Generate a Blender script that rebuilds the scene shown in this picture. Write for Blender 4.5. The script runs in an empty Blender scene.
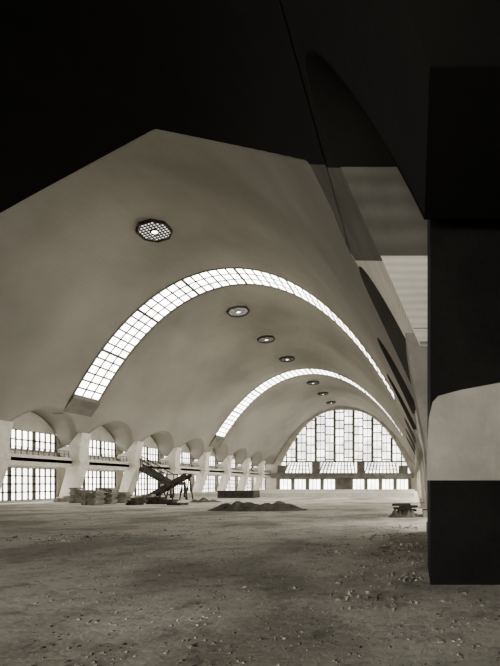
import bpy, bmesh, math, random
from mathutils import Vector
random.seed(7)
S=bpy.context.scene
COL=S.collection
F=430.0; VX,VY=415.0,484.0; CX,CZ=17.3,1.7
YF=105.1; YB=-8.0
PL=[YB]+[44.2+8.7*i for i in range(-5,8)]
PR=[YB]+[14.2+8.7*i for i in range(-1,11)]+[YF]
def PIERS(s): return PL if s<0 else PR

# ---------- materials ----------
def mat(name,c1,c2=None,scale=1.0,rough=0.9,bump=0.0,bscale=None,detail=6,wave=None,coord='Object',metal=0):
    m=bpy.data.materials.new(name); m.use_nodes=True
    nt=m.node_tree; N=nt.nodes; L=nt.links
    b=N['Principled BSDF']; b.inputs['Roughness'].default_value=rough
    b.inputs['Metallic'].default_value=metal
    b.inputs['Specular IOR Level'].default_value=0.2
    tc=N.new('ShaderNodeTexCoord')
    nz=N.new('ShaderNodeTexNoise'); nz.inputs['Scale'].default_value=scale; nz.inputs['Detail'].default_value=detail
    L.new(tc.outputs[coord],nz.inputs['Vector'])
    rp=N.new('ShaderNodeValToRGB'); rp.color_ramp.elements[0].position=.35; rp.color_ramp.elements[1].position=.65
    rp.color_ramp.elements[0].color=(*c1,1); rp.color_ramp.elements[1].color=(*(c2 or c1),1)
    L.new(nz.outputs['Fac'],rp.inputs['Fac'])
    out=rp.outputs['Color']
    if wave:
        w=N.new('ShaderNodeTexWave'); w.wave_type='BANDS'; w.bands_direction=wave[0]
        w.inputs['Scale'].default_value=wave[1]; w.inputs['Distortion'].default_value=wave[3] if len(wave)>3 else .4
        w.inputs['Detail'].default_value=3
        L.new(tc.outputs[coord],w.inputs['Vector'])
        mx=N.new('ShaderNodeMix'); mx.data_type='RGBA'; mx.blend_type='MULTIPLY'
        mx.inputs['Factor'].default_value=wave[2]
        L.new(out,mx.inputs['A']); L.new(w.outputs['Color'],mx.inputs['B']); out=mx.outputs['Result']
    L.new(out,b.inputs['Base Color'])
    if bump:
        n2=N.new('ShaderNodeTexNoise'); n2.inputs['Scale'].default_value=bscale or scale*6; n2.inputs['Detail'].default_value=8
        L.new(tc.outputs[coord],n2.inputs['Vector'])
        bp=N.new('ShaderNodeBump'); bp.inputs['Strength'].default_value=bump; bp.inputs['Distance'].default_value=.12
        L.new(n2.outputs['Fac'],bp.inputs['Height']); L.new(bp.outputs['Normal'],b.inputs['Normal'])
    return m
def emis(name,col,st,var=.25,scale=.6):
    m=bpy.data.materials.new(name); m.use_nodes=True
    nt=m.node_tree; N=nt.nodes; L=nt.links
    for n in list(N):
        if n.type=='BSDF_PRINCIPLED': N.remove(n)
    o=N['Material Output']; e=N.new('ShaderNodeEmission'); e.inputs['Strength'].default_value=st
    tc=N.new('ShaderNodeTexCoord'); nz=N.new('ShaderNodeTexNoise'); nz.inputs['Scale'].default_value=scale
    L.new(tc.outputs['Object'],nz.inputs['Vector'])
    rp=N.new('ShaderNodeValToRGB'); rp.color_ramp.elements[0].position=.4; rp.color_ramp.elements[1].position=.6
    rp.color_ramp.elements[0].color=(*[c*(1-var) for c in col],1); rp.color_ramp.elements[1].color=(*col,1)
    L.new(nz.outputs['Fac'],rp.inputs['Fac']); L.new(rp.outputs['Color'],e.inputs['Color']); L.new(e.outputs[0],o.inputs['Surface'])
    return m
M_shell=mat('shell_concrete',(.235,.224,.196),(.34,.324,.285),.10,.9,.1,3,wave=('Z',1.2,.02,1.5))
M_conc=mat('concrete',(.46,.437,.385),(.56,.532,.474),.7,.9,.2,6)
M_dconc=mat('dark_concrete',(.16,.15,.13),(.23,.218,.19),.8,.9,.2,6)
M_mconc=mat('grey_plaster',(.23,.219,.192),(.31,.295,.26),1.2,.9,.2,6)
M_pill=mat('shade_dark_face',(.006,.0057,.005),(.010,.0095,.0082),1.2,.8,.2,6)  # near-black colour stands in for the pier and wall being unlit
M_white=mat('white_plaster',(.60,.57,.51),(.72,.685,.615),1.5,.9,.2,8)
M_shade=mat('vault_shade',(.005,.0048,.0042),(.0075,.0072,.0062),.6,.95,.1,5)  # deep shade of the near vault, put into colour
M_shade2=mat('vault_shade_soft',(.013,.0124,.0108),(.018,.0172,.015),.6,.95,.1,5)  # slightly lighter shade tone for the far lunette half
M_mid=mat('vault_half_shade',(.12,.114,.098),(.16,.152,.131),.6,.9,.2,5,wave=('Y',1.2,.2,1.0))  # half shade on the vault, painted as a mid grey
M_lunshade=mat('soffit_shade',(.03,.028,.024),(.045,.042,.036),.6,.9,.2,5)  # shade inside the lunette soffits, painted dark
M_wood=mat('timber',(.055,.051,.042),(.13,.121,.10),2,.8,.2,8,wave=('X',2.5,.3))
M_dark=mat('dark_timber',(.055,.051,.043),(.10,.093,.078),2,.8,.2,8)
M_iron=mat('painted_iron',(.10,.095,.08),(.14,.13,.11),3,.6)
M_soil=mat('soil_heap',(.11,.104,.087),(.20,.188,.157),1.5,1,.8,5)
M_block=mat('block_stack',(.22,.207,.177),(.40,.38,.325),2,.9,.3,9)
M_clod=mat('clods',(.07,.066,.056),(.40,.375,.32),1.2,.9,.3,9)
GC=(1,.98,.92)
M_glass=emis('daylit_glass',GC,8,.3,.5)
M_glassS=emis('daylit_glass_side',GC,5.0,.25)
M_glassR=emis('boosted_glass_side',GC,21)  # unseen right windows, glow boosted to light left vault and floor
M_glassRN=emis('lowered_glass_near',GC,8)  # unseen near right windows, glow kept lower so the near vault stays dark
M_glassN=emis('dimmed_glass_side',GC,.8)  # unseen near left windows, glow dimmed to darken the near vault
M_backglow=emis('added_back_glow',GC,36)  # glow added behind the camera to brighten pier and foreground
M_glassE=emis('daylit_glass_end',GC,3.4,.45,.35)
M_glassK=emis('skylight_lens_glass',GC,1.4,.3,3)

def floormat():
    m=bpy.data.materials.new('dirt_floor'); m.use_nodes=True
    nt=m.node_tree; N=nt.nodes; L=nt.links; b=N['Principled BSDF']
    b.inputs['Roughness'].default_value=.95; b.inputs['Specular IOR Level'].default_value=.15
    tc=N.new('ShaderNodeTexCoord')
    def nz(s,d=8,r=.6):
        n=N.new('ShaderNodeTexNoise'); n.inputs['Scale'].default_value=s; n.inputs['Detail'].default_value=d; n.inputs['Roughness'].default_value=r
        L.new(tc.outputs['Object'],n.inputs['Vector']); return n
    a=nz(.3); c=nz(1.3,10,.75); d=nz(8,10,.8)
    r=N.new('ShaderNodeValToRGB'); r.color_ramp.elements[0].position=.40; r.color_ramp.elements[1].position=.56
    r.color_ramp.elements[0].color=(.52,.495,.425,1); r.color_ramp.elements[1].color=(.86,.82,.73,1)
    L.new(a.outputs['Fac'],r.inputs['Fac'])
    r2=N.new('ShaderNodeValToRGB'); r2.color_ramp.elements[0].position=.38; r2.color_ramp.elements[1].position=.48
    r2.color_ramp.elements[0].color=(.62,.62,.62,1); r2.color_ramp.elements[1].color=(1,1,1,1)
    L.new(c.outputs['Fac'],r2.inputs['Fac'])
    r3=N.new('ShaderNodeValToRGB'); r3.color_ramp.elements[0].position=.38; r3.color_ramp.elements[1].position=.48
    r3.color_ramp.elements[0].color=(.62,.62,.62,1); r3.color_ramp.elements[1].color=(1,1,1,1)
    L.new(d.outputs['Fac'],r3.inputs['Fac'])
    def mul(x,y):
        q=N.new('ShaderNodeMix'); q.data_type='RGBA'; q.blend_type='MULTIPLY'; q.inputs['Factor'].default_value=1
        L.new(x,q.inputs['A']); L.new(y,q.inputs['B']); return q.outputs['Result']
    L.new(mul(mul(r.outputs[0],r2.outputs[0]),r3.outputs[0]),b.inputs['Base Color'])
    bp=N.new('ShaderNodeBump'); bp.inputs['Strength'].default_value=.5; bp.inputs['Distance'].default_value=.1
    L.new(c.outputs['Fac'],bp.inputs['Height'])
    b2=N.new('ShaderNodeBump'); b2.inputs['Strength'].default_value=.5; b2.inputs['Distance'].default_value=.03
    L.new(d.outputs['Fac'],b2.inputs['Height']); L.new(bp.outputs['Normal'],b2.inputs['Normal'])
    L.new(b2.outputs['Normal'],b.inputs['Normal'])
    return m
M_floor=floormat()

# ---------- helpers ----------
def mesh(name,verts,faces,m,smooth=False,parent=None,kind=None,label=None,cat=None,group=None):
    me=bpy.data.meshes.new(name); me.from_pydata([tuple(v) for v in verts],[],faces); me.update()
    if smooth:
        for p in me.polygons: p.use_smooth=True
    me.materials.append(m)
    o=bpy.data.objects.new(name,me); COL.objects.link(o)
    tag(o,kind,label,cat,group)
    if parent: o.parent=parent
    return o
def tag(o,kind=None,label=None,cat=None,group=None):
    if kind:o['kind']=kind
    if label:o['label']=label
    if cat:o['category']=cat
    if group:o['group']=group
class MB:
    def __init__(s): s.v=[]; s.f=[]
    def box(s,x0,x1,y0,y1,z0,z1):
        i=len(s.v)
        s.v+=[(x0,y0,z0),(x1,y0,z0),(x1,y1,z0),(x0,y1,z0),(x0,y0,z1),(x1,y0,z1),(x1,y1,z1),(x0,y1,z1)]
        s.f+=[(i,i+3,i+2,i+1),(i+4,i+5,i+6,i+7),(i,i+1,i+5,i+4),(i+1,i+2,i+6,i+5),(i+2,i+3,i+7,i+6),(i+3,i,i+4,i+7)]
    def beam(s,a,b,w,h,up=Vector((0,0,1))):
        a=Vector(a);b=Vector(b);d=(b-a)
        if d.length<1e-6:return
        d.normalize(); side=d.cross(up)
        if side.length<1e-4: side=d.cross(Vector((1,0,0)))
        side.normalize(); u=side.cross(d).normalized()
        i=len(s.v)
        for p in (a,b):
            for sx,sy in((-1,-1),(1,-1),(1,1),(-1,1)): s.v.append(tuple(p+side*sx*w/2+u*sy*h/2))
        s.f+=[(i,i+1,i+2,i+3),(i+7,i+6,i+5,i+4),(i,i+4,i+5,i+1),(i+1,i+5,i+6,i+2),(i+2,i+6,i+7,i+3),(i+3,i+7,i+4,i)]
    def prism(s,poly,y0,y1):
        i=len(s.v);n=len(poly)
        for y in(y0,y1):
            for x,z in poly: s.v.append((x,y,z))
        s.f.append(tuple(range(i,i+n))); s.f.append(tuple(range(i+2*n-1,i+n-1,-1)))
        for k in range(n):
            k2=(k+1)%n; s.f.append((i+k,i+n+k,i+n+k2,i+k2))
    def make(s,name,m,**k):
        o=mesh(name,s.v,s.f,m,**k)
        bm=bmesh.new(); bm.from_mesh(o.data); bmesh.ops.recalc_face_normals(bm,faces=bm.faces); bm.to_mesh(o.data); bm.free()
        return o

def g(x): return .045*x*x+.00003*x**4
G18=g(18.0); ZS=3.0
def Hc(y):
    t=min(1,max(0,(y-43)/(72-43))); t=t*t*(3-2*t)
    return 20.6*(1-t)+18.8*t
def shell(x,y): return CZ+ZS+(Hc(y)-ZS)*(1-g(x)/G18)
def shellx(z,y):
    lo,hi=0,22
    for _ in range(40):
        mid=(lo+hi)/2
        if shell(mid,y)>z: lo=mid
        else: hi=mid
    return lo
def wfor(s,a,b): return 1.25 if (s>0 and a<38) else .3
def Lz(y,s):
    P=PIERS(s)
    for a,b in zip(P[:-1],P[1:]):
        if a-1e-6<=y<=b+1e-6:
            w=wfor(s,a,b); h=(b-a)/2-w; t=min(1,abs(y-(a+b)/2)/h)
            if s>0 and a<38:
                return CZ+4.2+5.0*max(0,(1-t**2.2))**.75
            return CZ+4.0+2.9*max(0,(1-t**2.1))**.72
    return CZ+3.2
XWs={-1:19.0,1:20.2}
B1=(41.0,44.3); B2=(70.2,73.4)
BX=14.3; BXG=15.3
def xbs(y,s): return max(BXG+.1 if (s<0 or y>40.5) else BX+.1,shellx(Lz(y,s),y))

# ---------- vault ----------
ys=set([YB,YF,B1[0],B1[1],B2[0],B2[1],40.5])
for s_,P in((-1,PL),(1,PR)):
    for a,b in zip(P[:-1],P[1:]):
        w=wfor(s_,a,b); n=22
        ys.add(a); ys.add(b)
        for k in range(n+1):
            t=-math.cos(math.pi*k/n); ys.add((a+b)/2+t*((b-a)/2-w))
ys=sorted(y for y in ys if YB<=y<=YF); yy=[ys[0]]
for y in ys[1:]:
    if y-yy[-1]>.015: yy.append(y)
ys=yy
core=[-BX+2*BX*k/70 for k in range(71)]
V=[];Fc=[];rows=[]
NO=7
def outer(xb):
    if xb>BXG+.05: return [BX+(BXG-BX)*k/2 for k in(1,2)]+[BXG+(xb-BXG)*(k+1)/(NO-2) for k in range(NO-2)]
    return [BX+(xb-BX)*(k+1)/NO for k in range(NO)]
for y in ys:
    xl=xbs(y,-1); xr=xbs(y,1)
    xs=[-q for q in outer(xl)[::-1]]+core+outer(xr)
    rows.append(len(V)); V+=[(x,y,shell(x,y)) for x in xs]
NX=len(core)+2*NO
for r in range(len(ys)-1):
    ym=(ys[r]+ys[r+1])/2
    inb=any(b[0]<ym<b[1] for b in(B1,B2))
    for k in range(NX-1):
        if inb and NO-2<=k<NX-1-NO+2: continue
        a=rows[r]+k;b=rows[r+1]+k
        Fc.append((a,a+1,b+1,b))
for sgn in(-1,1):
    base=len(V); NL=5
    for y in ys:
        xb=xbs(y,sgn); zb=shell(xb,y)
        for k in range(NL):
            t=k/(NL-1); V.append((sgn*(xb+(XWs[sgn]+.3-xb)*t),y,zb))
    for r in range(len(ys)-1):
        for k in range(NL-1):
            a=base+r*NL+k;b=a+NL
            Fc.append((a,a+1,b+1,b) if sgn>0 else (a+1,a,b,b+1))
o=mesh('ceiling',V,Fc,M_shell,smooth=True,kind='structure',label='thin concrete barrel vault with side lunettes',cat='ceiling')
md=o.modifiers.new('s','SOLIDIFY'); md.thickness=.12; md.offset=1
me=o.data
bm=bmesh.new(); bm.from_mesh(me)
for e in bm.edges:
    if len(e.link_faces)==2 and e.link_faces[0].normal.angle(e.link_faces[1].normal,0)>math.radians(25): e.smooth=False
bm.to_mesh(me); bm.free()

baysR=list(zip(PR[:-1],PR[1:])); baysL=list(zip(PL[:-1],PL[1:]))
for a,b in baysR:  # dark sheets paint shade on the right lunette soffits
    if b<15 or a>60: continue
    mid=(a+b)/2
    ya,yb=mid-1.4,b-wfor(1,a,b)-.12
    V=[];Fc=[];n=30;q=6
    for k in range(n+1):
        y=ya+(yb-ya)*k/n; xb=xbs(y,1); z=shell(xb,y)
        for j in range(q+1): V.append((xb+.01+(19.9-xb)*j/q,y,z-.035))
    for k in range(n):
        for j in range(q):
            i=k*(q+1)+j; Fc.append((i,i+1,i+q+2,i+q+1))
    mesh('lunette_soffit_shade',V,Fc,M_lunshade,smooth=True,label='dark curved sheet painting shade under the lunette',cat='painted shade',group='lunette shade sheets')

M_board=mat('board_marks_and_light',(.62,.595,.53),(.74,.705,.635),.5,.9,.2,5,wave=('Z',1.6,.15,1.2))  # board marks, with light on the springing put in as a paler tone
V=[];Fc=[]
seq=[9.0+9.2*k/90 for k in range(91)]
for y in seq:
    xb=xbs(y,1)
    for j in range(10):
        x=14.6+(xb-.005-14.6)*j/9; V.append((x,y,shell(x,y)-.02))
for k in range(90):
    for j in range(9):
        i=k*10+j; Fc.append((i,i+1,i+11,i+10))
mesh('trim_40',V,Fc,M_board,smooth=True,kind='structure',label='board-marked concrete fan with painted light at the vault springing',cat='trim')
V=[];Fc=[]
seq=[10.0+5.5*k/80 for k in range(81)]
for y in seq:
    xb=xbs(y,1); z=Lz(y,1)
    for j in range(5): V.append((xb-.02+(19.9-xb)*j/4,y,z-.02))
for k in range(80):
    for j in range(4):
        i=k*5+j; Fc.append((i,i+1,i+6,i+5))
mesh('trim_41',V,Fc,M_board,smooth=True,kind='structure',label='board-marked concrete soffit with painted light at the vault springing',cat='trim')

K1=.522
def K2(y): return .74 if y>9 else K1
def haunch(name,mt,fa,fb,off,lab,y0,y1):  # sheet under the haunch that paints its shade
    V=[];Fc=[]; N_=400
    seq=[y0+(y1-y0)*k/N_ for k in range(N_+1)]
    for y in seq:
        xb=min(xbs(y,1), shellx(CZ+fa(y)*y,y) if y>1 else 99)
        xa=14.4 if fb is None or y<1 else max(14.4,shellx(CZ+fb(y)*y,y))
        xb=max(xb,14.41); xa=min(xa,xb-.001)
        for j in range(9):
            x=xa+(xb-xa)*j/8; V.append((x,y,shell(x,y)-off))
    for k in range(N_):
        for j in range(8):
            i=k*9+j; Fc.append((i,i+1,i+10,i+9))
    mesh(name,V,Fc,mt,smooth=True,label=lab,cat='painted shade')
haunch('haunch_shade',M_shade,K2,None,.05,'dark sheet painting shade on the vault haunch',YB+.1,17.0)
haunch('haunch_half_shade',M_mid,lambda y:K1,lambda y:.74,.04,'grey sheet painting half shade below the dark haunch',9.0,18.0)
def lun(name,mt,test,lab):  # sheets under the lunette that paint its shade
    seq=[y for y in [YB+.1+21*k/420 for k in range(421)] if test(y,Lz(y,1)-CZ)]
    runs=[];cur=[]
    for y in seq:
        if cur and y-cur[-1]>.2: runs.append(cur); cur=[]
        cur.append(y)
    runs.append(cur)
    for run in runs:
        if len(run)<3: continue
        V=[];Fc=[]
        for y in run:
            z=Lz(y,1); xb=xbs(y,1)
            for j in range(5): V.append((xb-.02+(20.0-xb)*j/4,y,z-.05))
        for k in range(len(run)-1):
            for j in range(4):
                i=k*5+j; Fc.append((i,i+1,i+6,i+5))
        mesh(name,V,Fc,mt,smooth=True,label=lab,cat='painted shade')
lun('lunette_shade',M_shade,lambda y,z: y<=9.05,'dark sheet painting shade under the side lunette vault')
lun('lunette_shade',M_shade2,lambda y,z: y>=9 and z>=.735*y,'dark sheet painting shade under the side lunette vault')
lun('lunette_half_shade',M_mid,lambda y,z: y>9 and K1*y<z<=.745*y,'grey sheet painting half shade under the side lunette vault')

# ---------- floor ----------
V=[];Fc=[]
nx,ny=60,160
for j in range(ny+1):
    y=YB+(YF-YB+.5)*j/ny
    for i in range(nx+1): V.append((-22+44*i/nx,y,0))
for j in range(ny):
    for i in range(nx):
        a=j*(nx+1)+i; Fc.append((a,a+1,a+nx+2,a+nx+1))
mesh('floor',V,Fc,M_floor,kind='structure',label='rough bare earth floor',cat='floor')

# ---------- glazed arch bands ----------
def arcpts(y,n,x1=BXG,off=0):
    fine=[(-x1+2*x1*k/800) for k in range(801)]
    P=[(x,shell(x,y)+off) for x in fine]; S_=[0]
    for a,b in zip(P[:-1],P[1:]): S_.append(S_[-1]+math.dist(a,b))
    out=[];j=0
    for k in range(n+1):
        t=S_[-1]*k/n
        while j<799 and S_[j+1]<t: j+=1
        u=(t-S_[j])/(S_[j+1]-S_[j]) if S_[j+1]>S_[j] else 0
        out.append((P[j][0]+(P[j+1][0]-P[j][0])*u,P[j][1]+(P[j+1][1]-P[j][1])*u))
    return out
def band(idx,y0,y1):
    n=48; R=3
    fr=MB()
    P=arcpts((y0+y1)/2,n)
    for r in range(R+1):
        y=y0+(y1-y0)*r/R; w=.24 if r in(0,R) else .17
        for a,b in zip(P[:-1],P[1:]): fr.beam((a[0],y,a[1]),(b[0],y,b[1]),w,.03)
    for k,(x,z) in enumerate(P):
        w=.26 if k%6==0 else .17
        i2=min(n,k+1);i1=max(0,k-1); t=Vector((P[i2][0]-P[i1][0],0,P[i2][1]-P[i1][1])).normalized()
        nrm=Vector((-t.z,0,t.x))
        fr.beam((x,y0,z),(x,y1,z),w,.03,up=nrm)
    f=fr.make('window_%d'%idx,M_iron,kind='structure',label='arched glazed roof band with small square panes',cat='window')
    V=[];Fc=[]
    for x,z in P: V+=[(x,y0,z+.02),(x,y1,z+.02)]
    for k in range(n): Fc.append((2*k,2*k+1,2*k+3,2*k+2))
    mesh('glass',V,Fc,M_glass,parent=f)
    s=-1
    m=MB(); z=shell(BXG,(y0+y1)/2)
    m.prism([(s*(BXG-.15),z+.05),(s*(BXG+1.2),z+.05),(s*(BXG+1.9),z-1.8),(s*(BXG+1.0),z-1.8),(s*(BXG-.1),z-.3)],y0-.1,y1+.1)
    m.make('trim_%d'%(idx*2),M_dconc,kind='structure',label='concrete springing block under glazed arch',cat='trim')
band(1,*B1); band(2,*B2)

# ---------- far wall with arched window ----------
WB=3.9; WT=19.75; WX=16.4
def wz(x): return WB+(WT-WB)*(1-min(1,abs(x)/WX)**2.5)
V=[];Fc=[]
n=80
for k in range(n+1):
    x=-WX+2*WX*k/n
    V+=[(x,YF-.6,wz(x)),(x,YF-.6,shell(x,YF)+.1),(x,YF,wz(x))]
for k in range(n):
    a=3*k; Fc+=[(a,a+3,a+4,a+1),(a,a+2,a+5,a+3)]
def quad(a,b,c,d):
    i=len(V); V.extend([a,b,c,d]); Fc.append((i,i+1,i+2,i+3))
for s in(-1,1):
    y=YF-.6
    zz=shell(WX,YF)+.1
    quad((s*WX,y,0),(s*22,y,0),(s*22,y,6),(s*WX,y,zz))
mesh('wall_far',V,Fc,M_conc,kind='structure',label='concrete end wall around the great arched window',cat='wall')
lw=MB()
opens=[]
nO=9; step=2*16.0/nO
for k in range(nO):
    if k==4: continue
    xa=-16.0+step*k+.4; xb=xa+step-.8; opens.append((xa,xb))
px=-WX
for xa,xb in opens:
    lw.box(px,xa,YF-.6,YF-.1,0,2.9); px=xb
lw.box(px,WX,YF-.6,YF-.1,0,2.9)
lw.box(-WX,WX,YF-.6,YF-.1,2.9,3.9)
lw.make('trim_1',M_dconc,kind='structure',label='concrete piers and lintel below arched window',cat='trim')
wi=3
for xa,xb in opens:
    m=MB(); y=YF-.35
    for k in range(4): m.box(xa+(xb-xa)*k/3-.07,xa+(xb-xa)*k/3+.07,y-.06,y+.06,0,2.9)
    for z in(.06,2.84): m.box(xa,xb,y-.06,y+.06,z-.05,z+.05)
    f=m.make('window_%d'%wi,M_iron,kind='structure',label='iron framed ground level glazed door',cat='window'); wi+=1
    mesh('glass',[(xa,y+.02,0),(xb,y+.02,0),(xb,y+.02,2.9),(xa,y+.02,2.9)],[(0,1,2,3)],M_glassS,parent=f)
m=MB(); y=YF-.3
cols=[-16.4,-14.0,-11.6,-9.2,-6.9,-4.6,-2.3,0,2.3,4.6,6.9,9.2,11.6,14.0,16.4]
for i,x in enumerate(cols[1:-1]):
    w=.6 if i%2==1 else .3
    m.box(x-w/2,x+w/2,y-.05,y+.1,WB,wz(x))
for i,(a,b) in enumerate(zip(cols[:-1],cols[1:])):
    z=WB+3.3+(0,1.0,.5)[i%3]; k=0
    while z<WT-.3:
        h=.26
        lim=WX*(max(0,1-(z-WB)/(WT-WB)))**(1/2.5)
        xa=max(a,-lim); xb=min(b,lim)
        if xb>xa: m.box(xa,xb,y-.04,y+.08,z-h/2,z+h/2)
        z+=2.0; k+=1
    x=(a+b)/2
    if wz(x)>WB+.2: m.box(x-.06,x+.06,y-.03,y+.06,WB,wz(x))
m.box(-15.6,15.6,y-.12,y+.08,7.0,7.3)
f=m.make('window_%d'%wi,M_dconc,kind='structure',label='great arched end window with concrete tracery',cat='window'); wi+=1
V=[];Fc=[]
for k in range(n+1):
    x=-WX+2*WX*k/n; V+=[(x,y+.12,WB),(x,y+.12,wz(x)+.02)]
for k in range(n): Fc.append((2*k,2*k+2,2*k+3,2*k+1))
mesh('glass',V,Fc,M_glassE,parent=f)
for (xa,xb) in((-13.9,-7.9),(-5.6,3.0),(5.3,13.1)):
    m=MB(); y0=YF-.75; y1=YF-2.4; z0=7.0; z1=4.3; ins=-.7
    def pt(u,v):
        l=xa-ins*(1-v)*1; r=xb+ins*(1-v)*1
        return (l+(r-l)*u, y0+(y1-y0)*v, z0+(z1-z0)*v)
    nu=max(6,int((xb-xa)/.8))
    for k in range(nu+1): m.beam(pt(k/nu,0),pt(k/nu,1),.24,.1)
    for v in(0,.33,.66,1): m.beam(pt(0,v),pt(1,v),.36,.1)
    f=m.make('glass_canopy',M_iron,label='sloping iron and glass canopy below arched window',cat='canopy',group='glass canopies on end wall')
    gl=[Vector(pt(0,0)),Vector(pt(1,0)),Vector(pt(1,1)),Vector(pt(0,1))]
    mesh('glass',[v+Vector((0,.02,0)) for v in gl],[(0,3,2,1)],M_glassE,parent=f)
i=0
for xa,xb in((-16.0,-14.1),(-7.7,-5.8),(3.2,5.1),(13.3,15.6)):
    m=MB(); m.box(xa,xb,YF-.9,YF-.5,3.9,6.2 if abs(xa+xb)>25 else 7.0)
    m.make('trim_%d'%(50+i),M_dconc,kind='structure',label='solid concrete panel between glass canopies',cat='trim'); i+=1
m=MB(); m.box(-17,17,YF-2.6,YF-.6,3.1,3.6)
m.box(-17,17,YF-2.58,YF-2.45,3.6,4.3)
m.make('trim_2',M_dconc,kind='structure',label='gallery slab and parapet across end wall',cat='balcony')

# ---------- side walls ----------
def sidewall(s,name):
    W=MB(); x=s*XWs[s]; x0,x1=sorted((x,x+s*.3)); wins=[]; D=MB()
    for (a,b) in (baysL if s<0 else baysR):
        ya,yb=a+.6,b-.6
        zt=9.0 if s<0 else 11.2
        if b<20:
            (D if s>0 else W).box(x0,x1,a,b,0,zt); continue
        W.box(x0,x1,a,ya,0,zt); W.box(x0,x1,yb,b,0,zt)
        W.box(x0,x1,ya,yb,0,.2); W.box(x0,x1,ya,yb,3.2,4.9); W.box(x0,x1,ya,yb,6.7,zt)
        wins+=[(ya,yb,.2,3.2,'tall ground level side window with iron grid'),(ya,yb,4.9,6.7,'wide gallery level side window with iron grid')]
    W.make(name,M_conc,kind='structure',label='concrete outer side wall of the aisle',cat='wall')
    if s>0: D.make('trim_60',M_pill,kind='structure',label='blank stretch of side wall with shade in its colour',cat='wall')  # blank wall near the camera, shade painted into its colour
    return wins
for s,nm in((-1,'wall_left'),(1,'wall_right')):
    for ya,yb,z0,z1,lb in sidewall(s,nm):
        m=MB(); x=s*(XWs[s]+.12); c=12
        for k in range(c+1):
            yk=ya+(yb-ya)*k/c; w=.055
            if k%4==0: w=.16
            m.box(x-.05,x+.05,yk-w,yk+w,z0,z1)
        r=4 if z1-z0>2.8 else 2
        for k in range(r+1):
            zk=z0+(z1-z0)*k/r; m.box(x-.05,x+.05,ya,yb,zk-.055,zk+.055)
        f=m.make('window_%d'%wi,M_iron,kind='structure',label=lb,cat='window'); wi+=1
        xx=x+s*.06
        gm=M_glassN if (yb<38 and s<0) else ((M_glassRN if yb<41 else M_glassR) if s>0 else M_glassS)
        mesh('glass',[(xx,ya,z0),(xx,yb,z0),(xx,yb,z1),(xx,ya,z1)],[(0,1,2,3)],gm,parent=f)
m=MB(); gx0,gx1,gz=2,16,3.0  # added opening, unseen, serves only to light the foreground
m.box(-22,gx0,YB-.3,YB,0,24); m.box(gx1,22,YB-.3,YB,0,24); m.box(gx0,gx1,YB-.3,YB,gz,24)
m.make('wall_back',M_conc,kind='structure',label='plain concrete end wall',cat='wall')
m=MB()
for k in range(15): m.box(gx0+k-.06,gx0+k+.06,YB-.2,YB-.1,0,gz)
for k in range(5): m.box(gx0,gx1,YB-.2,YB-.1,gz*k/4-.05,gz*k/4+.05)
f=m.make('window_%d'%wi,M_iron,kind='structure',label='added glowing opening in the unseen end wall',cat='window'); wi+=1
mesh('glass',[(gx0,YB-.22,0),(gx1,YB-.22,0),(gx1,YB-.22,gz),(gx0,YB-.22,gz)],[(0,3,2,1)],M_backglow,parent=f)  # glowing sheet of the added opening, unseen
for s,i in((-1,13),(1,14)):
    m=MB(); xe=s*(17.5 if s<0 else 17.9); xa,xb=sorted((s*XWs[s],xe))
    y0=15 if s<0 else 23.2
    m.box(xa,xb,y0,YF-.6,3.75,4.05)
    m.box(min(xe,xe+s*.25),max(xe,xe+s*.25),y0,YF-.6,3.35,4.35)
    m.make('trim_%d'%i,M_white,kind='structure',label='pale concrete gallery parapet running along the aisle',cat='gallery')

for s in(-1,1):
    for yc in PIERS(s)[1:-1]:
        if yc<12: continue
        m=MB()
        zt=CZ+3.4
        if s<0:
            prof=[(16.4,zt+1.8),(16.7,zt+.3),(16.75,zt-.9),(16.6,3.9),(17.9,0),(18.95,0),(18.1,3.0),(18.3,zt-.9),(18.95,zt-.2),(18.9,zt+.1),(17.8,zt+.5),(16.9,zt+1.8)]
            hw=.6
        elif yc<16:
            prof=[(17.0,zt+1.2),(17.2,zt-.1),(17.42,zt-1.2),(17.6,3.0),(17.85,0),(19.6,0),(19.2,3.4),(18.9,zt-.6),(18.6,zt+.2),(17.4,zt+1.2)]
            hw=1.1
        else:
            prof=[(17.3,zt+.4),(17.45,zt-1.0),(17.7,3.4),(18.0,0),(19.6,0),(19.2,3.4),(18.9,zt-.6),(18.6,zt+.4)]
            hw=.8 if yc<40 else .42
        m.prism([(s*q,z) for q,z in prof],yc-hw,yc+hw)
        m.box(min(s*17.7,s*18.98),max(s*17.7,s*18.98),yc-hw-.15,yc+hw+.15,0,.35)
        m.make('column',M_white if s<0 else M_mconc,label='raking concrete leg carrying the vault springing',cat='column',group='raking vault columns')
for s in(-1,1):
    for a,b in (baysL if s<0 else baysR):
        if a<20: continue
        m=MB(); x=s*(17.6 if s<0 else 18.0); ya,yb=a+.85,b-.85
        for k in range(13):
            yk=ya+(yb-ya)*k/12; m.box(x-.02,x+.02,yk-.02,yk+.02,4.35,5.0)
        for z in(4.68,5.0): m.box(x-.03,x+.03,ya,yb,z-.02,z+.02)
        m.make('railing',M_dark,label='dark iron balustrade on gallery edge',cat='railing',group='gallery railings')

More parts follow.
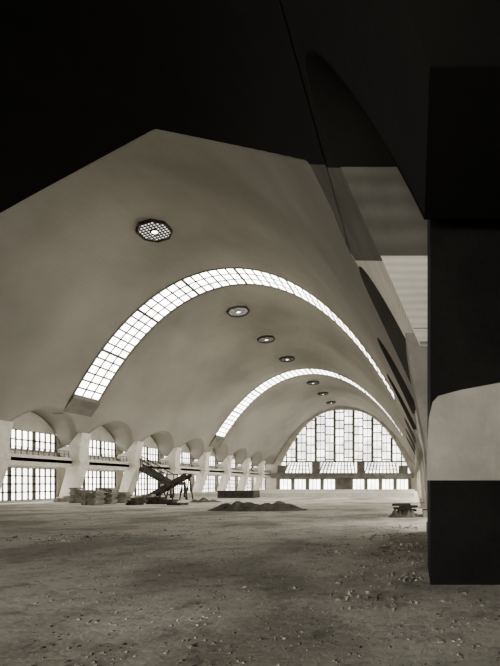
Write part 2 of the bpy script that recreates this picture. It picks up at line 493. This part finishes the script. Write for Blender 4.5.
# ---------- skylights ----------
def hit(px,py):
    ax=(VX-px);az=(VY-py); lo,hi=.005,.5
    for _ in range(60):
        s_=(lo+hi)/2; x=CX-ax*s_; z=CZ+az*s_
        if z<shell(x,F*s_): lo=s_
        else: hi=s_
    return CX-ax*lo, F*lo
for (px,py,sc) in((154,229,1.3),(238,310,1.25),(266,338,1.15),(287,358,1.15),(313,382,1.15),(323,393,1.1),(331,402,1.1)):
    x,y=hit(px,py); z=shell(x,y)
    sl=(shell(x+.5,y)-shell(x-.5,y))
    e=bpy.data.objects.new('skylight',None); COL.objects.link(e); e.location=(x,y,z-.05)
    e.rotation_euler=(0,-math.atan(sl),0)
    tag(e,None,'octagonal roof skylight with glass lenses in dark rim','skylight','octagonal roof skylights')
    R=sc
    def ring(name,ro,ri,z0,z1,mt):
        V=[];Fc=[]
        for k in range(8):
            a=math.pi/8+k*math.pi/4
            c,s_=math.cos(a),math.sin(a)
            V+=[(ro*c,ro*s_,z0),(ri*c,ri*s_,z0),(ri*c,ri*s_,z1),(ro*c,ro*s_,z1)]
        for k in range(8):
            i=4*k;j=4*((k+1)%8)
            Fc+=[(i,j,j+1,i+1),(i+1,j+1,j+2,i+2),(i+2,j+2,j+3,i+3),(i+3,j+3,j,i)]
        mesh(name,V,Fc,mt,parent=e)
    ring('rim',R,R*.92,-.24,.0,M_dark)
    ring('lamp_ring',R*.26,R*.19,-.24,-.14,M_dark)
    V=[(.95*R*math.cos(math.pi/8+k*math.pi/4),.95*R*math.sin(math.pi/8+k*math.pi/4),-.12) for k in range(8)]
    mesh('lens_glass',V,[tuple(range(7,-1,-1))],M_glassK,parent=e)
    m=MB()
    for k in range(-4,5):
        q=k*R*.2
        h=min(R*.85, R*1.2-abs(q))
        m.box(q-.05,q+.05,-h,h,-.17,-.13); m.box(-h,h,q-.05,q+.05,-.17,-.13)
    m.make('grid',M_iron,parent=e)
    V=[(.19*R*math.cos(k*math.pi/6),.19*R*math.sin(k*math.pi/6),-.2) for k in range(12)]
    mesh('lamp',V,[tuple(range(11,-1,-1))],M_glassS,parent=e)

# ---------- painted shade on the near vault ----------
poly=[(-60,245),(35,192),(155,127),(308,158),(332,208),(356,266)]
bp=[]
for (a,b) in zip(poly[:-1],poly[1:]):
    for k in range(12):
        t=k/12; bp.append(hit(a[0]+(b[0]-a[0])*t,a[1]+(b[1]-a[1])*t))
bp.append(hit(*poly[-1]))
bp=[bp[0]]+[q for i,q in enumerate(bp[1:]) if q[0]>bp[i][0]]
def bnd(x):
    if x<=bp[0][0]: return bp[0][1]
    for (a,u),(b,v) in zip(bp[:-1],bp[1:]):
        if a<=x<=b: return u+(v-u)*(x-a)/(b-a+1e-9)
    return bp[-1][1]
xm=min(14.6,bp[-1][0])
def deck(name,mt,x0,x1,ya,yb,off,lab):  # lays a shade-coloured sheet just below the shell
    V=[];Fc=[];NXf=150;NYf=30
    for i in range(NXf+1):
        x=x0+(x1-x0)*i/NXf; a_=ya(x); b_=max(a_+.001,yb(x))
        for j in range(NYf+1):
            y=a_+(b_-a_)*j/NYf; V.append((x,y,shell(x,y)-off))
    for i in range(NXf):
        for j in range(NYf):
            a=i*(NYf+1)+j; Fc.append((a,a+NYf+1,a+NYf+2,a+1))
    mesh(name,V,Fc,mt,smooth=True,label=lab,cat='painted shade')
def yk2(x): return (shell(x,20)-CZ)/.75
xc=hit(308,158)[0]
deck('painted shade',M_shade,-15,xm,lambda x:YB+.1,lambda x:min(bnd(x),yk2(x)) if x>xc-.3 else bnd(x),.1,'dark sheet painting shade under the near vault')
deck('vault_shade_edge',M_mid,xc-.3,xm,lambda x:min(bnd(x)-.01,yk2(x)-.3),lambda x:bnd(x),.08,'grey sheet painting half shade along the shade edge')

# ---------- near pillar ----------
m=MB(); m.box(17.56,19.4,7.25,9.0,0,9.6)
m.make('trim_30',M_pill,kind='structure',label='square pier with shade in its colour',cat='pillar')  # pier is dark by colour in place of shade
m=MB(); m.prism([(17.49,1.76),(17.50,2.3),(17.53,2.8),(17.59,3.05),(17.68,3.15),(18.05,3.25),(19.4,3.5),(19.4,1.76)],7.08,7.245)
m.make('plaster_patch',M_mconc,label='whitewashed plaster slab on the dark pier',cat='plaster slab')

# ---------- raised slab ----------
m=MB(); m.box(-16,17.2,58,YF-2.7,0,.45)
m.make('raised_floor_slab',M_white,label='low pale concrete floor slab across the hall',cat='slab')
m=MB(); m.box(-6.5,-2.2,52,54,0,.8)
for k in range(9): m.box(-6.55+k*.52,-6.5+k*.52+.1,51.93,52,0,.9)
m.box(-6.6,-2.1,51.9,54.1,.8,.88)
m.make('site_bin',M_dark,label='low dark timber mixing bin on the floor',cat='bin')

# ---------- stair from gallery ----------
yc=53.9; x0,z0=-17.4,4.2; x1,z1=-13.4,1.9
st=bpy.data.objects.new('staircase',None); COL.objects.link(st); st.location=(x1,yc,0)
tag(st,None,'dark timber site staircase descending from the gallery','staircase')
def loc(mb): 
    mb.v=[(a-x1,b-yc,c) for a,b,c in mb.v]; return mb
n=12
for k in range(n):
    t=(k+.5)/n; x=x0+(x1-x0)*t; z=z0+(z1-z0)*t
    m=MB(); m.box(x-.19,x+.19,yc-.75,yc+.75,z-.05,z+.02); m.box(x+.15,x+.19,yc-.75,yc+.75,z-.2,z-.05); loc(m).make('tread',M_dark,parent=st)
for k in range(8):
    t=(k+.5)/8; x=x1+1.2-2.9*t+.3; z=z1*(1-t)
    m=MB(); m.box(x-.2,x+.2,yc-2.35,yc-.95,max(0.01,z-.05),z+.04); loc(m).make('tread',M_dark,parent=st)
for s in(-.8,.8):
    m=MB(); m.beam((x0,yc+s,z0-.15),(x1,yc+s,z1-.15),.1,.5); m.beam((x1,yc+s,z1-.15),(x1+1.5,yc+s,z1-.15),.1,.4)
    loc(m).make('stringer',M_dark,parent=st)
    m=MB(); m.beam((x1+1.4,yc-1.65+s*.9,z1-.15),(x1-1.5,yc-1.65+s*.9,.15),.1,.42)
    loc(m).make('stringer',M_dark,parent=st)
    m=MB(); m.beam((x0,yc+s,z0+1),(x1,yc+s,z1+1),.08,.1); m.beam((x1,yc+s,z1+1),(x1+1.4,yc+s,z1+1),.08,.1)
    for k in range(6):
        t=k/5; x=x0+(x1-x0)*t; z=z0+(z1-z0)*t; m.beam((x,yc+s,z),(x,yc+s,z+1),.07,.07)
    m.beam((x1+1.4,yc+s,z1),(x1+1.4,yc+s,z1+1),.08,.08)
    loc(m).make('handrail',M_dark,parent=st)
m=MB(); m.box(x1-.1,x1+1.5,yc-2.4,yc+.85,z1-.2,z1)
for sx in(x1,x1+1.4):
    for q in(-2.3,.75): m.beam((sx,yc+q,0),(sx,yc+q,z1),.16,.16)
loc(m).make('landing',M_dark,parent=st)
xr0,xr1=-11.6,-7.2; yr=46.5
rp=bpy.data.objects.new('loading_ramp',None); COL.objects.link(rp); rp.location=(xr0,yr,0)
tag(rp,None,'dark timber loading ramp propped on trestle legs','ramp')
def loc2(mb):
    mb.v=[(a-xr0,b-yr,c) for a,b,c in mb.v]; return mb
m=MB(); ZR=2.5
for s in(-.6,.6): m.beam((xr0,yr+s,.2),(xr1,yr+s,.2+ZR),.1,.36)
for k in range(16):
    t=k/15; m.beam((xr0+(xr1-xr0)*t,yr-.65,.3+ZR*t),(xr0+(xr1-xr0)*t,yr+.65,.3+ZR*t),.22,.08)
loc2(m).make('deck',M_dark,parent=rp)
for t in(.45,.95):
    for s in(-.6,.6):
        m=MB()
        x=xr0+(xr1-xr0)*t; z=.2+ZR*t
        m.beam((x-.4,yr+s,0),(x,yr+s,z),.1,.1); m.beam((x+.4,yr+s,0),(x,yr+s,z),.1,.1); m.beam((x-.25,yr+s,z*.4),(x+.25,yr+s,z*.4),.1,.1)
        loc2(m).make('trestle',M_dark,parent=rp)

# ---------- block stacks ----------
def stack(x,y,nx_,nz,rot,mt,lab,cat,grp,bw=.5,bh=.2,bd=.9):
    m=MB()
    for k in range(nz):
        off=(k%2)*.12
        for i in range(nx_):
            j=random.uniform(-.03,.03)
            if k==nz-1 and random.random()<.25: continue
            m.box(i*bw+off-nx_*bw/2,(i+1)*bw-.03+off-nx_*bw/2,-bd/2+j,bd/2+j,k*bh,(k+1)*bh-.02)
    o=m.make(cat.replace(' ','_'),mt,label=lab,cat=cat,group=grp); o.location=(x,y,0); o.rotation_euler=(0,0,rot); return o
for (px,py,a,b,mt) in((80,503,3,7,M_block),(93,505,3,6,M_block),(106,504,3,7,M_block),(121,503,3,5,M_block),(64,502,3,3,M_block),(162,504,5,3,M_wood),(178,505,3,2,M_wood),(145,503,3,4,M_block),(135,505,2,3,M_wood)):
    d=CZ*F/(py-VY); x=CX-(VX-px)*d/F
    stack(x,d,a,b,random.uniform(-.2,.2),mt,'stack of concrete blocks on the dirt floor' if mt==M_block else 'low stack of dark timber baulks','block stack' if mt==M_block else 'timber stack','building material stacks',bw=.42)

def heap(x,y,rx,ry,h,mt,lab,seed,name='soil_heap',grp=None,peaks=1):
    rnd=random.Random(seed); V=[];Fc=[]
    nxh,nyh=60,20
    pk=[(-.75+1.5*(k+.5)/peaks+rnd.uniform(-.08,.08),rnd.uniform(-.35,.35),rnd.uniform(.13,.22),rnd.uniform(.45,1)) for k in range(peaks)]
    for j in range(nyh+1):
        for i in range(nxh+1):
            u=-1+2*i/nxh; v=-1+2*j/nyh
            q=math.sqrt(max(0,1-u*u)); v2=v*q
            env=max(0,1-(u*u+v2*v2))**.5
            z=max(p[3]*math.exp(-(((u-p[0])/p[2])**2+((v2-p[1])/.5)**2)) for p in pk)*.8+.2
            z=h*env*(z+rnd.uniform(-.07,.07))
            V.append((rx*u,ry*v2,z-.02))
    for j in range(nyh):
        for i in range(nxh):
            a=j*(nxh+1)+i; Fc.append((a,a+1,a+nxh+2,a+nxh+1))
    o=mesh(name,V,Fc,mt,smooth=False,kind='stuff',label=lab,cat='soil heap',group=grp); o.location=(x,y,0)
for i,(px,py,rx,ry,h,pk) in enumerate(((258,510,3.3,1.6,.75,6),(205,502,1.6,1,.5,3),(404,517,.85,.6,.5,5))):
    d=CZ*F/(py-VY); heap(CX-(VX-px)*d/F,d,rx,ry,h,M_soil,'low spread-out heap of dark excavated soil',i+3,grp='soil heaps',peaks=pk)
for k in range(12):
    lay=k//2; d=23.4+(k%2)*.7; x=16.75
    m=MB(); m.box(-.5,.5,-.1,.1,-.05,.05)
    o=m.make('plank',M_wood,label='rough sawn plank lying in a loose pile',cat='plank',group='planks in loose pile')
    o.location=(x+random.uniform(-.3,.2),d+random.uniform(-.05,.05),.05+.102*lay); o.rotation_euler=(0,0,random.uniform(-.5,.5))
V=[];Fc=[]
rnd=random.Random(3)
def clod(x,y,r,hh):
    i=len(V)
    for a in range(6):
        th=a*1.047+rnd.random()*.6; q=r*rnd.uniform(.6,1.4); V.append((x+q*math.cos(th),y+q*math.sin(th),0))
    V.append((x+rnd.uniform(-.3,.3)*r,y+rnd.uniform(-.3,.3)*r,hh))
    for a in range(6): Fc.append((i+a,i+(a+1)%6,i+6))
def okc(x,y): 
    if 15.6<x and 22.8<y<24.8: return False
    if x>17.45 and 6.95<y<9.1: return False
    return x<(17.5 if y>7 else 19)
for k in range(2600):
    y=3.5+20*rnd.random()**1.5; x=CX+1.5-(rnd.random()**1.2)*(y*.9+1.5)
    if not okc(x,y): continue
    r=rnd.uniform(.008,.028)*(1+1.2*(rnd.random()<.05)); clod(x,y,r,r*rnd.uniform(.3,.8))
for (px,py,n_,sp) in ((402,560,120,.5),(410,578,80,.3),(375,575,60,.6),(395,537,120,.9),(385,550,100,.8),(75,537,90,.9),(150,535,30,.8),(405,528,110,.7),(415,545,80,.4),(380,600,60,.4)):
    d=CZ*F/(py-VY); cx=CX-(VX-px)*d/F
    for k in range(n_):
        x=cx+rnd.gauss(0,sp); y=d+rnd.gauss(0,sp*.7)
        if not okc(x,y): continue
        r=rnd.uniform(.012,.075)*max(.6,sp); clod(x,y,r,r*rnd.uniform(.5,1.2))
mesh('scattered_rubble',V,Fc,M_clod,kind='stuff',label='scattered stones and clods over the dirt floor',cat='rubble')

w=bpy.data.worlds.new('World'); S.world=w; w.use_nodes=True
w.node_tree.nodes['Background'].inputs[0].default_value=(.9,.88,.8,1); w.node_tree.nodes['Background'].inputs[1].default_value=.3
c=bpy.data.cameras.new('camera'); co=bpy.data.objects.new('camera',c); COL.objects.link(co)
co.location=(CX,0,CZ); co.rotation_euler=(math.pi/2,0,0)
c.sensor_width=36; c.lens=36*F/666; c.shift_x=-(VX-250)/666; c.shift_y=(VY-333)/666; c.clip_end=400; c.clip_start=.05
S.camera=co
S.view_settings.view_transform='AgX'
try: S.view_settings.look='AgX - Medium High Contrast'
except Exception as e: print(e)
S.view_settings.exposure=.2
